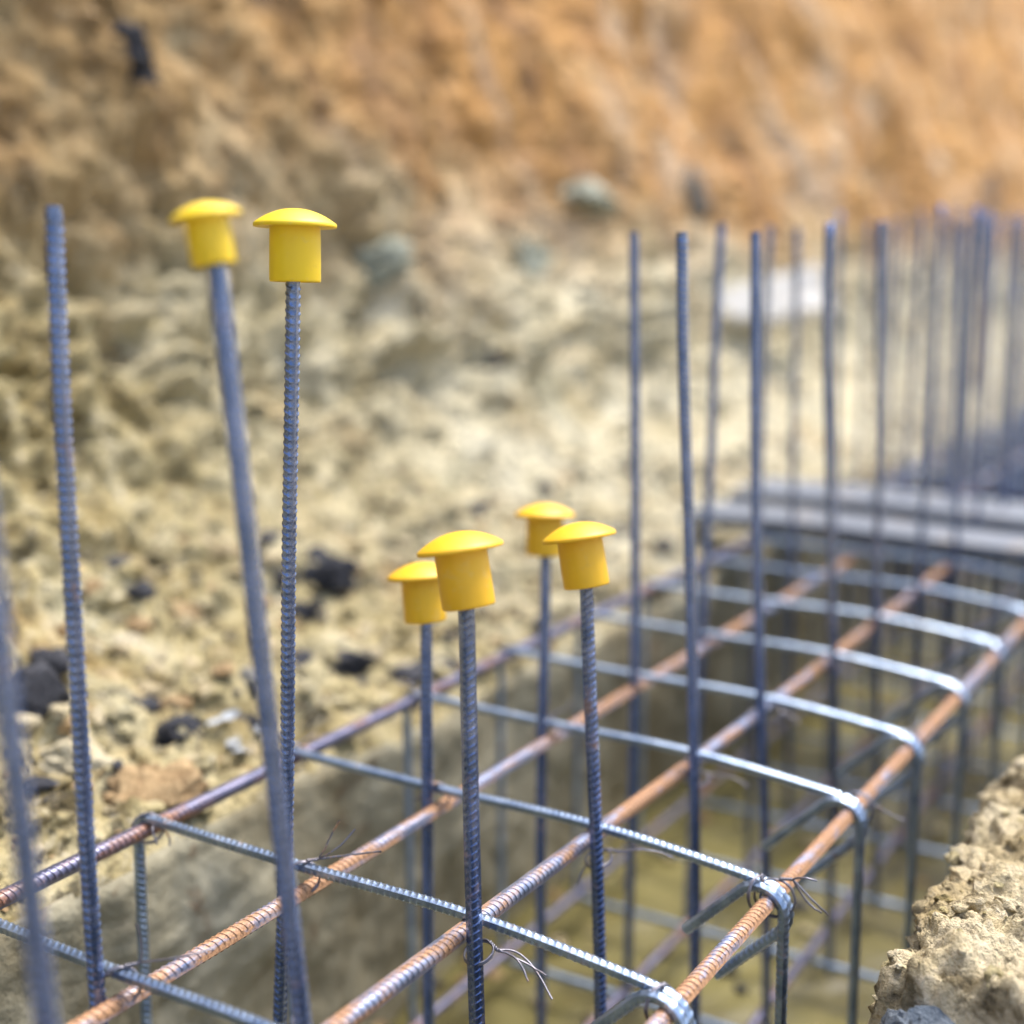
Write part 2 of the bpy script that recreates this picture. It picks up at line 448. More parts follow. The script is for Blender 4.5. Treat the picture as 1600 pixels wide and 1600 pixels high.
def build_ground():
    """soil on the near side of the trench: trench face, broken edge and the ground the photographer stands on"""
    prof = [(0.74, ZF - 0.05, 0.02), (0.72, -0.3, 0.010), (0.695, -0.08, 0.005), (0.70, -0.02, 0.0034), (0.74, 0.0, 0.003), (0.95, 0.012, 0.0034),
            (1.2, 0.02, 0.02), (2.0, 0.03, 0.08), (6, 0.1, 0.4), (60, 0.3, 6)]
    P = smooth1(resample_profile(prof, None), 3)
    T = np.gradient(P, axis=0); T /= np.linalg.norm(T, axis=1)[:, None]
    Nn = np.stack([-T[:, 1], T[:, 0]], 1)
    ys = np.concatenate([[-60, -20, -8, -4, -2.2, -1.4, -0.9, -0.55, -0.35], y_samples(-0.22, 0.75, 60, 0.0032, 1.03)])
    X = np.repeat(P[:, 0][:, None], len(ys), 1); Z = np.repeat(P[:, 1][:, None], len(ys), 1)
    Y = np.repeat(ys[None, :], len(P), 0)
    top = sstep(Z, -0.1, -0.01); fade = 1 - sstep(np.abs(Y), 10, 25)
    mid = fbm(X, Y, Z, 6.0, 4, 0.55); bil = fbm(X, Y, Z, 20.0, 4, 0.6, 1); fin = fbm(X, Y, Z, 60, 3, 0.65)
    rdg = fbm(X * 0.8 + Y, (Y - X) * 0.35, Z, 13, 4, 0.6, 2)
    cl = clod_field(X, Y, Z, 0.06, 8) * 0.5 + clod_field(X, Y, Z, 0.024, 9) * 0.6
    D = (0.018 * mid + 0.015 * bil + 0.009 * fin + 0.016 * rdg + 0.004 * fbm(X, Y, Z, 170, 2, 0.6) + 0.3 * cl) * fade
    # broken lip: the clod ends in a step in front (towards the camera) and the lip wanders
    lip = 0.03 * perlin(Y * 3.1, Y * 0 + 2.2, Y * 0) + 0.02 * perlin(Y * 9, Y * 0 + 7.7, Y * 0)
    Xo = X + D * Nn[:, 0][:, None] - 0.012 + lip * (1 - sstep(X, 0.8, 1.1))
    Zo = Z + D * Nn[:, 1][:, None]
    drop = (1 - sstep(Y + 0.35 * (X - 0.72) + 0.02 * perlin(X * 14, Y * 0, Y * 0 + 3), 0.015, 0.06)) * (1 - sstep(X, 0.80, 0.90)) * top
    Zo = Zo - 0.11 * drop
    Xo = np.maximum(Xo, 0.615)
    me = mesh_np("ground", np.stack([Xo, Y, Zo], -1).reshape(-1, 3), grid_quads(len(P), len(ys)))
    o = link("ground", me, M['soil_near']); o["kind"] = "structure"; o["label"] = "pale crumbly soil edge on the near side of the trench"
    return o
ground = build_ground()

# ------------------------------------------------------------------ bars
def dense_path(pts, bend_r, step=0.004):
    """polyline -> filleted dense polyline (numpy)"""
    pts = [np.array(p, float) for p in pts]
    out = [pts[0]]
    for a, b, c in zip(pts[:-2], pts[1:-1], pts[2:]):
        u = a - b; v = c - b; lu, lv = np.linalg.norm(u), np.linalg.norm(v); u /= lu; v /= lv
        ang = math.acos(max(-1, min(1, float(u @ v))))
        if ang > math.pi - 1e-3: out.append(b); continue
        t = min(bend_r / math.tan(ang / 2), lu * 0.499, lv * 0.499); r = t * math.tan(ang / 2)
        bis = (u + v) / np.linalg.norm(u + v); cen = b + bis * (r / math.sin(ang / 2))
        p0 = b + u * t; p1 = b + v * t
        e0 = (p0 - cen) / r; nrm = np.cross(e0, (p1 - cen) / r); nrm /= np.linalg.norm(nrm); e1 = np.cross(nrm, e0)
        sw = math.pi - ang
        n = max(4, int(sw / 0.13))
        for k in range(n + 1):
            q = sw * k / n; out.append(cen + r * (math.cos(q) * e0 + math.sin(q) * e1))
    out.append(pts[-1])
    return np.array(out)

def frames(P):
    T = np.gradient(P, axis=0); T /= np.linalg.norm(T, axis=1)[:, None]
    t0 = T[0]; ref = np.array([0, 1, 0]) if abs(t0[1]) < 0.8 else np.array([1, 0, 0])
    n = ref - t0 * (ref @ t0); n /= np.linalg.norm(n)
    Ns = [n]
    for t in T[1:]:
        n = n - t * (n @ t); n /= np.linalg.norm(n); Ns.append(n)
    Ns = np.array(Ns); return T, Ns, np.cross(T, Ns)

def bar_mesh(name, P, d, ribbed=True, sides=16, pitch=0.0070, spin=0.0, slant=0.0032, plain_step=0.03, ribh=0.058):
    P = np.asarray(P, float)
    seg = np.linalg.norm(np.diff(P, axis=0), axis=1); s = np.concatenate([[0], np.cumsum(seg)]); L = s[-1]
    # refine so that interpolation is smooth
    ss = np.unique(np.concatenate([s, np.arange(0, L, 0.02)]))
    P = np.stack([np.interp(ss, s, P[:, k]) for k in range(3)], 1); s = ss
    T, Nn, Bn = frames(P)
    th = np.arange(sides) * 2 * math.pi / sides
    if ribbed:
        n = int(L / pitch)
        ph = np.array([0.0, 0.60, 0.70, 0.88]); hh = np.array([0, 0, 1, 1.0])
        base = (np.arange(n)[:, None] * pitch + ph[None, :] * pitch).ravel()
        hr = np.tile(hh, n)
        keep = (base > 0.004) & (base < L - 0.004)
        base, hr = base[keep], hr[keep]
        base = np.concatenate([[0, 0.003], base, [L - 0.003, L]]); hr = np.concatenate([[0, 0], hr, [0, 0]])
    else:
        k = max(2, int(L / plain_step)); base = np.unique(np.concatenate([np.linspace(0, L, k), s])) ; hr = np.zeros(len(base))
    inner = np.clip(np.minimum(base, L - base) / 0.006, 0, 1)
    r0 = 0.47 * d
    ax = (slant if ribbed else 0) * np.cos(th)[None, :] * inner[:, None]
    S = base[:, None] + ax
    lng = np.zeros(sides)
    if ribbed: lng[0] = lng[sides // 2] = 0.075 * d
    rad = r0 + hr[:, None] * ribh * d * np.clip((np.abs(np.sin(th)) - 0.40) / 0.25, 0, 1)[None, :] + lng[None, :]
    ip = lambda A: np.stack([np.interp(S, s, A[:, k]) for k in range(3)], -1)
    cen, NN, BB = ip(P), ip(Nn), ip(Bn)
    c = np.cos(th + spin)[None, :, None]; sn = np.sin(th + spin)[None, :, None]
    V = cen + (NN * c + BB * sn) * rad[..., None]
    nr = len(base)
    i = np.arange(nr - 1)[:, None] * sides; j = np.arange(sides)[None, :]; j2 = (j + 1) % sides
    Q = np.stack([i + j, i + j2, i + sides + j2, i + sides + j], -1).reshape(-1, 4)
    caps = [list(range(sides))[::-1], list(range((nr - 1) * sides, nr * sides))]
    me = mesh_np(name, V.reshape(-1, 3), Q, True, caps)
    if ribbed: me.set_sharp_from_angle(angle=R(29))
    return me

def wobble(a, b, amp, n=40, seed=0):
    r = np.random.default_rng(seed); a = np.array(a, float); b = np.array(b, float)
    t = np.linspace(0, 1, n)[:, None]; P = a + (b - a) * t
    L = np.linalg.norm(b - a)
    for k in (1, 2, 3, 5):
        v = r.normal(size=3) * amp / k; P = P + np.sin(t * math.pi * k) * v * 1.3; r.random(); r.random()
    return P

DL, DS, DV = 0.0148, 0.0108, 0.0124
XL = [0.0, 0.195, 0.379, 0.56]
ZL = [0.006, 0.0, 0.003, -0.018]
YS = [-0.755, -0.535, -0.3151, -0.0960, 0.1217, 0.3610, 0.5898, 0.8264, 1.0594, 1.2904, 1.5214]
while YS[-1] < 6.6: YS.append(YS[-1] + (0.228 if YS[-1] < 2.1 else 0.19) + 0.012 * math.sin(len(YS) * 2.3))
ZB = -0.452                                   # axis of bottom bars

cage = empty("rebar_cage", (0.28, -0.1, ZB))
tag(cage, "long rectangular rebar cage of blue stirrups on rusty bars lying in the trench", "rebar cage")
cage_inv = Matrix.Translation((-0.28, 0.1, -ZB))
def cage_part(name, me, mat):
    o = link(name, me, mat, cage); o.matrix_parent_inverse = Matrix.Identity(4)
    o.location = (-0.28, 0.1, -ZB); return o

# longitudinal bars: ribbed in the near part
for k, x in enumerate(XL):
    P = wobble((x, -1.1, ZL[k]), (x, 2.2, ZL[k]), 0.0028, 80, 20 + k)
    P2 = np.concatenate([P, wobble(P[-1], (x, 7.0, 0.0), 0.0, 20, 0)[1:]])
    ribP = P2[P2[:, 1] <= 2.2 + 1e-6]
    me = bar_mesh("longitudinal_bar", ribP, DL, True, 16, 0.0072, spin=(0.9, 0.35, 0.75, 0.2)[k])
    cage_part("longitudinal_bar", me, M['rusty_dark'] if k == 0 else M['rusty'])
    far = P2[P2[:, 1] >= 2.2 - 1e-6] + np.array([0.016, -0.05, 0.0])
    cage_part("longitudinal_bar", bar_mesh("longitudinal_bar", far, DL, False, 8, plain_step=0.3), M['rusty_dark'] if k == 0 else M['rusty'])
for k, x in enumerate(XL):
    P = wobble((x + (0.004 if k in (0,) else 0), -1.1, ZB + 0.014), (x, 7.0, ZB + 0.014), 0.003, 60, 40 + k)
    cage_part("longitudinal_bar", bar_mesh("longitudinal_bar", P, DL, False, 10, plain_step=0.15), M['rusty_dark'])

# stirrup: closed link with two 135 degree hooks round the near top bar
def stirrup_path(jx=0.0, jz=0.0, hook=0.085):
    o = (DL + DS) / 2
    xl, xr = -o - 0.001, XL[3] + o + 0.001
    zt = ZL[0] + o; zb = ZB - 0.002
    ztr = ZL[3] + o + 0.001
    r = o                                    # bend radius at axis of the link
    pts_a = []
    # hook A: end of the top leg wraps over the near bar and returns inwards and down
    yoffA, yoffB = DS * 0.55, -DS * 0.55
    rA, rB = 0.027, 0.024
    def arc(r, a0, a1, y, n=16):
        cx, cz = xr - r, ztr - r
        return [np.array([cx + r * math.cos(q), y, cz + r * math.sin(q)]) for q in np.linspace(a0, a1, n + 1)]
    inw = np.array([-0.7071, 0, -0.7071])
    A = arc(rA, R(90), R(-45), yoffA)
    pa = [A[-1] + inw * hook] + A[::-1]      # starts at the hook end, arrives on top heading -x
    top = []
    for x in np.linspace(xr - rA - 0.012, 0.012, 30):
        top.append(np.array([x, yoffA * (0.3 + 0.7 * x / XL[3]), np.interp(x, XL, [z + o for z in ZL])]))
    top = np.array(top); top[:, 2] = smooth1(top[:, 2], 25)
    corner = dense_path([(0.012, yoffA * 0.3, zt), (xl, 0, zt), (xl, 0, zb), (xr, 0, zb), (xr, yoffB * 0.9, ztr - 0.07), (xr, yoffB, ztr - rB - 0.012)], 0.016)
    B = arc(rB, R(0), R(135), yoffB)         # the rising leg wraps over the near bar and ends in the other hook
    Bend = B[-1] + inw * hook * 0.9
    P = np.concatenate([np.array(pa), top, corner, np.array(B), [Bend]])
    keep = [0]
    for i in range(1, len(P)):
        if np.linalg.norm(P[i] - P[keep[-1]]) > 8e-4: keep.append(i)
    return P[keep]
sp = stirrup_path()
# subdivide long straight runs so ribs follow
st_rib = [bar_mesh("stirrup", sp, DS, True, 14, 0.0068, spin=0.5, slant=0.0026, ribh=0.05), bar_mesh("stirrup", stirrup_path(hook=0.10), DS, True, 14, 0.0068, spin=0.58, slant=0.0026, ribh=0.05)]
st_far = bar_mesh("stirrup", sp, DS, False, 8, plain_step=0.08)
st_far_dark = st_far.copy(); st_far_dark.materials.append(M['upright'])
for me in st_rib + [st_far]: me.materials.append(M['stirrup'])
rs = random.Random(4)
for i, y in enumerate(YS):
    if i == 0: continue
    me = st_rib[i % 2] if i <= 8 else (st_far if y < 2.15 or i % 2 else st_far_dark)
    o = bpy.data.objects.new("stirrup", me); C.objects.link(o); o.parent = cage
    o.location = (-0.28, 0.1 + y, -ZB)
    o.rotation_euler = (R(rs.uniform(-0.8, 0.8)), 0, R(rs.uniform(-0.5, 0.5)))

# ------------------------------------------------------------------ tie wires
def wire_mesh(strands, d=0.0019):
    vs, qs, off = [], [], 0
    for P in strands:
        P = np.asarray(P, float)
        # smooth
        t = np.linspace(0, 1, len(P)); tt = np.linspace(0, 1, len(P) * 4)
        P = np.stack([np.interp(tt, t, P[:, k]) for k in range(3)], 1)
        for k in range(3): P[:, k] = smooth1(P[:, k], 10)
        T, Nn, Bn = frames(P)
        th = np.arange(6) * math.pi / 3
        V = P[:, None, :] + (Nn[:, None, :] * np.cos(th)[None, :, None] + Bn[:, None, :] * np.sin(th)[None, :, None]) * d / 2
        n = len(P); i = np.arange(n - 1)[:, None] * 6; j = np.arange(6)[None, :]; j2 = (j + 1) % 6
        qs.append(np.stack([i + j, i + j2, i + 6 + j2, i + 6 + j], -1).reshape(-1, 4) + off)
        vs.append(V.reshape(-1, 3)); off += n * 6
    return mesh_np("tie_wire", np.concatenate(vs), np.concatenate(qs))
def tie(x, y, z, rad, tails, seed, diag=45, vertical=False):
    """loop of doubled wire round a crossing, twisted, with loose tails (list of end offsets)"""
    r = np.random.default_rng(seed); st = []
    c = np.array([x, y, z + 0.004])
    a = R(diag)
    e1 = np.array([math.cos(a), math.sin(a), 0]); e2 = np.array([0, 0, 1.0])
    if vertical: e1, e2 = np.array([1.0, 0, 0]), np.array([0, 1.0, 0.35])
    for k in range(2):
        sh = np.cross(e1, e2) * (0.0016 * (k - 0.5))
        q = np.linspace(0, 2 * math.pi, 22)
        st.append(c + sh + (np.cos(q)[:, None] * e1 * rad + np.sin(q)[:, None] * e2 * rad * 1.02) + r.normal(size=(22, 3)) * 0.0004)
    knot = c + e1 * 0.2 * rad + e2 * rad * 1.05
    tw = []
    for k in range(2):
        q = np.linspace(0, 5 * math.pi, 14)
        dirv = np.array(tails[0]) / (np.linalg.norm(tails[0]) + 1e-9)
        n1 = np.cross(dirv, [0.3, 0.2, 0.9]); n1 /= np.linalg.norm(n1); n2 = np.cross(dirv, n1)
        tw.append(knot + np.linspace(0, 0.012, 14)[:, None] * dirv + (np.cos(q + k * math.pi)[:, None] * n1 + np.sin(q + k * math.pi)[:, None] * n2) * 0.0011)
    st += tw
    for tl in tails:
        tl = np.array(tl, float); s = np.linspace(0, 1, 12)[:, None]
        bend = r.normal(size=3) * 0.14 * np.linalg.norm(tl)
        st.append(tw[0][-1] + s * tl + np.sin(s * math.pi) * bend + r.normal(size=(12, 3)) * 0.0003)
    cage_part("tie_wire", wire_mesh(st), M['wire'])
zc = 0.0016
tie(XL[1], YS[3], zc, 0.0152, [(0.055, 0.02, 0.012), (0.018, 0.008, 0.038), (0.028, 0.018, 0.028)], 1)
tie(XL[1], YS[2], zc, 0.0152, [(0.05, 0.03, 0.012), (0.004, -0.004, 0.034), (-0.028, -0.02, -0.012)], 2)
tie(XL[0], YS[3], zc + .004, 0.0152, [(0.012, -0.008, -0.016), (0.02, 0.0, -0.018)], 3)
tie(XL[2] + 0.008, YS[3] - 0.006, -0.016, 0.0125, [(0.035, -0.012, -0.012), (0.050, 0.002, -0.030), (0.042, 0.006, -0.014)], 4, vertical=True)
tie(XL[2] + 0.008, YS[4] - 0.006, -0.018, 0.0125, [(0.048, 0.02, -0.004), (-0.03, -0.03, -0.03)], 5, vertical=True)
tie(XL[2] + 0.008, YS[5] - 0.006, -0.018, 0.0125, [(0.04, 0.0, -0.006)], 6, vertical=True)
tie(XL[3] + 0.004, YS[4], -0.017, 0.0185, [(0.022, 0.0, 0.004), (0.030, 0.012, -0.032), (0.026, 0.006, -0.028)], 7, diag=10)
tie(XL[3] + 0.004, YS[5], -0.017, 0.0185, [(0.034, 0.016, -0.024)], 8, diag=10)
tie(XL[3] - 0.010, YS[3], -0.017, 0.0155, [(0.004, -0.004, -0.02)], 9, diag=70)
tie(XL[3] - 0.012, YS[4], -0.015, 0.0155, [(0.004, -0.004, -0.014)], 10, diag=75)
tie(XL[1] - 0.003, YS[4], 0.002, 0.0152, [(-0.012, -0.008, -0.012)], 11)
tie(XL[1] - 0.003, YS[5], 0.002, 0.0152, [(0.012, 0.008, 0.012)], 12)
tie(XL[2] + 0.006, YS[6], -0.01, 0.015, [(0.02, 0.0, -0.012)], 13, vertical=True)
tie(XL[2] + 0.006, YS[7], -0.01, 0.015, [(0.02, 0.0, -0.012)], 14, vertical=True)

for q, (li, si) in enumerate([(0, 2), (0, 4), (0, 5), (0, 6), (1, 6), (1, 7), (2, 8), (3, 6), (3, 7), (3, 8), (1, 8), (2, 2)]):
    tl = [(0.02 * math.cos(q * 2.1), 0.02 * math.sin(q * 2.1), 0.012 - 0.02 * (q % 2)), (0.014 * math.sin(q), 0.018, 0.008)]
    tie(XL[li], YS[si], ZL[li] + 0.0016, 0.0155, tl, 60 + q, diag=45 if q % 2 else -45)

# ------------------------------------------------------------------ upright bars
def upright(top, foot, label, seed, ribbed=True, group=None, d=DV, spin=0.6, amp=0.0018):
    top = np.array(top); foot = np.array(foot)
    P = wobble(foot, top, amp, 30, seed)
    me = bar_mesh("upright_rebar", P - foot, d, ribbed, 16 if ribbed else 10, 0.0070, spin=spin, plain_step=0.05)
    me.materials.append(M['upright']); me.materials.append(M['cut'])
    me.polygons[len(me.polygons) - 1].material_index = 1
    o = link("upright_rebar", me, None); o.location = foot
    tag(o, label, "rebar", group)
    return P[-1]
GU = "upright rebars tied into the cage"
ups = [
 # top, foot, label
 ((0.3768, -0.5564, 0.5645), (0.4242, -0.5280, -0.47), "blurred blue upright rebar cut off by the left picture edge, closest of all", True, 1.23),
 ((0.1835, -0.3260, 0.5938), (0.1845, -0.3253, -0.47), "tall bare blue upright rebar left of the tilted yellow cap", True, 1.23),
 ((0.3534, -0.3506, 0.5710), (0.4156, -0.3133, -0.47), "thick leaning upright rebar carrying the tilted yellow cap", True, 1.23),
 ((0.2035, -0.0948, 0.5705), (0.1634, -0.1188, -0.47), "tall upright rebar under the highest level yellow cap", True, 1.15),
 ((0.3834, -0.1134, 0.3272), (0.3947, -0.1067, -0.47), "sharply ribbed short upright rebar under the nearest low yellow cap", True, -1.03),
 ((0.1892, 0.1143, 0.2372), (0.1831, 0.1106, -0.47), "short upright rebar under the yellow cap hidden partly behind another cap", True, 1.2),
 ((0.3769, 0.1004, 0.2990), (0.4029, 0.1159, -0.47), "short upright rebar under the tilted low yellow cap on the right", True, -0.7),
 ((0.1908, 0.3545, 0.2616), (0.1875, 0.3526, -0.47), "short upright rebar under the farthest yellow cap", True, 1.2),
 ((0.1878, 0.5816, 0.5929), (0.1938, 0.5852, -0.47), "bare upright rebar just right of the low yellow caps, first of the tall far group", True, 1.3),
 ((0.3641, 0.3320, 0.5862), (0.3998, 0.3534, -0.47), "bare ribbed upright rebar with bright cut end, second of the tall far group", True, 1.0),
 ((0.2038, 0.8278, 0.6095), (0.1837, 0.8158, -0.47), "dark bare upright rebar leaning right, third of the tall far group", True, 1.2),
 ((0.3580, 0.5572, 0.5904), (0.3999, 0.5823, -0.47), "bare upright rebar with bright cut end crossing left part of the white slab", True, 1.2),
 ((0.1913, 1.0533, 0.6111), (0.1900, 1.0525, -0.47), "blurred bare upright rebar close behind one crossing the white slab", False, 0),
 ((0.3673, 0.7993, 0.6063), (0.4065, 0.8228, -0.47), "bare upright rebar at the right end of the white slab", False, 0),
 ((0.3694, 1.0336, 0.6146), (0.4069, 1.0561, -0.47), "bare upright rebar next to the right of the one ending the white slab", False, 0),
]
tops = []
for i, (t, f, lab, rb, spn) in enumerate(ups):
    tops.append(upright(t, f, lab, 100 + i, rb, GU, spin=spn, amp=0.0012 if i < 8 else 0.0018))
ordn = ["first", "second", "third", "fourth", "fifth", "sixth", "seventh", "eighth", "ninth", "tenth", "eleventh", "twelfth"]
ru = random.Random(31)
for row, x, k0, nn in (("left", XL[1] - 0.0135, 9, 12), ("right", XL[2] + 0.0135, 9, 11), ("farthest left", XL[0] + 0.0135, 13, 12), ("middle", 0.287, 12, 12)):
    n = 0
    for k in range(k0, k0 + nn):
        y = YS[k] - 0.012
        z = 0.615 + ru.uniform(-0.01, 0.03) + 0.006 * (k - 8)
        top = (x + ru.uniform(-0.03, 0.02), y + ru.uniform(-0.02, 0.02), z)
        upright(top, (x, y, -0.47), "blurred far upright rebar, %s beyond the white slab in the %s row" % (ordn[n], row), 200 + k + 50 * len(row), False, GU)
        n += 1

# ------------------------------------------------------------------ yellow caps
def lathe(name, prof, seg=56, ribs=0.0):
    vs, n = [], len(prof)
    for r, z in prof:
        for k in range(seg):
            a = 2 * math.pi * k / seg
            rr = r * (1 + (ribs if k % 4 == 0 else 0))
            vs.append((rr * math.cos(a), rr * math.sin(a), z))
    i = np.arange(n - 1)[:, None] * seg; j = np.arange(seg)[None, :]; j2 = (j + 1) % seg
    Q = np.stack([i + j, i + j2, i + seg + j2, i + seg + j], -1).reshape(-1, 4)
    return mesh_np(name, vs, Q)
def dome_profile():
    Rr = 0.0345
    p = [(0.0205, 0.0455), (0.024, 0.0452), (0.031, 0.0449), (0.0338, 0.0447), (0.0345, 0.0451), (0.0346, 0.0462), (0.0344, 0.0476), (0.0338, 0.0484)]
    for k in range(1, 13):                     # shallow dome
        t = k / 12; r = 0.0338 * (1 - t); p.append((max(r, 0.00015), 0.0484 + 0.0118 * (1 - (1 - t) ** 2.1)))
    return p
def sleeve_profile():
    return [(0.0085, 0.040), (0.0165, 0.038), (0.0170, 0.0012), (0.0176, 0.0), (0.0206, 0.0), (0.0212, 0.0006), (0.0214, 0.0018), (0.0213, 0.018), (0.0212, 0.034), (0.0210, 0.0445), (0.0215, 0.0462)]
dome_me = lathe("dome", dome_profile()); dome_me.materials.append(M['yellow'])
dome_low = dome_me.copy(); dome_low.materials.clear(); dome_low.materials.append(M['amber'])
slv_me = lathe("sleeve", sleeve_profile(), 56, 0.0035); slv_me.materials.append(M['yellow'])
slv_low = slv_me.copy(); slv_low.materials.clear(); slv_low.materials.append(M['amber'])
caps = [
 ((0.3505, -0.3523, 0.5960), (0.3536, -0.3505, 0.5535), 2, 0.64, "small tilted yellow cap on the leaning rebar at upper left"),
 ((0.2049, -0.0939, 0.5991), (0.2039, -0.0946, 0.5390), 2, 1.0, "level yellow mushroom cap on the tall upright rebar, higher right of the top two"),
 ((0.3806, -0.1151, 0.3478), (0.3858, -0.1120, 0.2875), 8, 1.0, "biggest low yellow mushroom cap, sharp and overlapping another cap"),
 ((0.1846, 0.1109, 0.2576), (0.1879, 0.1135, 0.1968), 7, 1.0, "leftmost low yellow cap, half hidden behind the biggest low cap"),
 ((0.3741, 0.0987, 0.3191), (0.3786, 0.1014, 0.2591), 8, 1.0, "rightmost low yellow cap, tilted to the left"),
 ((0.1906, 0.3545, 0.2830), (0.1902, 0.3542, 0.2211), 6, 1.0, "level low yellow cap farthest back, behind the rightmost cap"),
]
for (a, b, _, sc, lab), side in zip(caps, (4, 0, 3, 1, 4, 0)):
    o = empty("rebar_protector", b)
    ax = (Vector(a) - Vector(b)).normalized()
    ax = (ax + Vector((-0.514, 0.858, 0)) * math.tan(R(_)) - Vector((0.858, 0.514, 0)) * math.tan(R(side))).normalized()
    o.rotation_euler = ax.to_track_quat('Z', 'Y').to_euler()
    o.scale = (sc, sc, sc)
    tag(o, lab, "rebar cap", "yellow plastic rebar caps")
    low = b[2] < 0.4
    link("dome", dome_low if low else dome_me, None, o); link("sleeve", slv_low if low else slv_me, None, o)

# ------------------------------------------------------------------ boards lying across the cage
def board(x0, y0, x1, y1, w, t, z, label):
    a, b = Vector((x0, y0, 0)), Vector((x1, y1, 0)); L = (b - a).length
    bm = bmesh.new()
    n = 24
    for i in range(n + 1):
        u = -L / 2 + L * i / n
        jw = 0.0015 * math.sin(i * 1.7); jz = 0.004 * math.sin(i * 0.31)
        for sy, sz in ((-1, -1), (1, -1), (1, 1), (-1, 1)):
            bm.verts.new((u, sy * (w / 2 + jw), sz * t / 2 + jz))
    bm.verts.ensure_lookup_table()
    for i in range(n):
        for k in range(4):
            k2 = (k + 1) % 4
            bm.faces.new([bm.verts[i * 4 + k], bm.verts[(i + 1) * 4 + k], bm.verts[(i + 1) * 4 + k2], bm.verts[i * 4 + k2]])
    bm.faces.new([bm.verts[k] for k in (0, 1, 2, 3)]); bm.faces.new([bm.verts[n * 4 + k] for k in (3, 2, 1, 0)])
    bmesh.ops.recalc_face_normals(bm, faces=bm.faces)
    bmesh.ops.bevel(bm, geom=[e for e in bm.edges if abs(e.calc_face_angle(0)) > 1.0], offset=0.003, segments=2, affect='EDGES')
    me = bpy.data.meshes.new("board"); bm.to_mesh(me); bm.free()
    o = link("board", me, M['timber']); c = (a + b) / 2
    o.location = (c.x, c.y, z); o.rotation_euler = (0, 0, math.atan2(b.y - a.y, b.x - a.x))
    tag(o, label, "board", "boards across the cage")
board(-0.16, 1.62, 0.86, 1.60, 0.15, 0.026, 0.038, "pale weathered board lying across the cage, nearer of the two")
board(-0.18, 1.95, 0.84, 1.93, 0.22, 0.026, 0.038, "pale weathered board lying across the cage, farther of the two")

# ------------------------------------------------------------------ stones, slab, scraps
def rock_mesh(name, size, seed, sub=3, rough=0.35, squash=(1, 1, 1)):
    bm = bmesh.new(); bmesh.ops.create_icosphere(bm, subdivisions=sub, radius=1.0)
    co = np.array([v.co[:] for v in bm.verts]); r = np.random.default_rng(seed); o = r.random(3) * 50
    n = fbm(co[:, 0] + o[0], co[:, 1] + o[1], co[:, 2] + o[2], 0.9, 4, 0.55) + 0.28 * fbm(co[:, 0] + o[1], co[:, 1] + o[2], co[:, 2] + o[0], 3.4, 4, 0.62, 1)
    co = co * (1 + rough * 2.2 * n)[:, None]
    for k in range(6):                          # knapped facets
        d = r.normal(size=3); d /= np.linalg.norm(d); h = 0.62 + 0.3 * r.random()
        e = co @ d; co = co - np.clip(e - h, 0, None)[:, None] * d * 0.85
    co = co * np.array(squash) * size
    for v, c in zip(bm.verts, co): v.co = c
    me = bpy.data.meshes.new(name); bm.to_mesh(me); bm.free()
    me.polygons.foreach_set("use_smooth", np.ones(len(me.polygons), dtype=bool))
    return me
bank_v = np.empty(len(bank.data.vertices) * 3, dtype=np.float32); bank.data.vertices.foreach_get("co", bank_v); bank_v = bank_v.reshape(-1, 3)
def on_bank(p):
    d = ((bank_v - np.array(p)) ** 2).sum(1); return bank_v[int(d.argmin())]
def stone(name, p, size, squash, mat, label, cat, group, seed, rz=0.0, sink=0.45, sub=5):
    me = rock_mesh(name, size * 1.12, seed, sub, 0.48, squash); me.materials.append(M[mat])
    o = link(name, me, None); q = on_bank(p)
    o.location = (q[0] + (0.05 if p[2] < 0.25 else -0.3) * size, q[1], q[2] + (size * squash[2] * (0.45 - sink) if p[2] < 0.25 else 0)); o.rotation_euler = (0, R(random.uniform(-12, 12)), R(rz))
    tag(o, label, cat, group)
GD = "dark stones among the rubble"
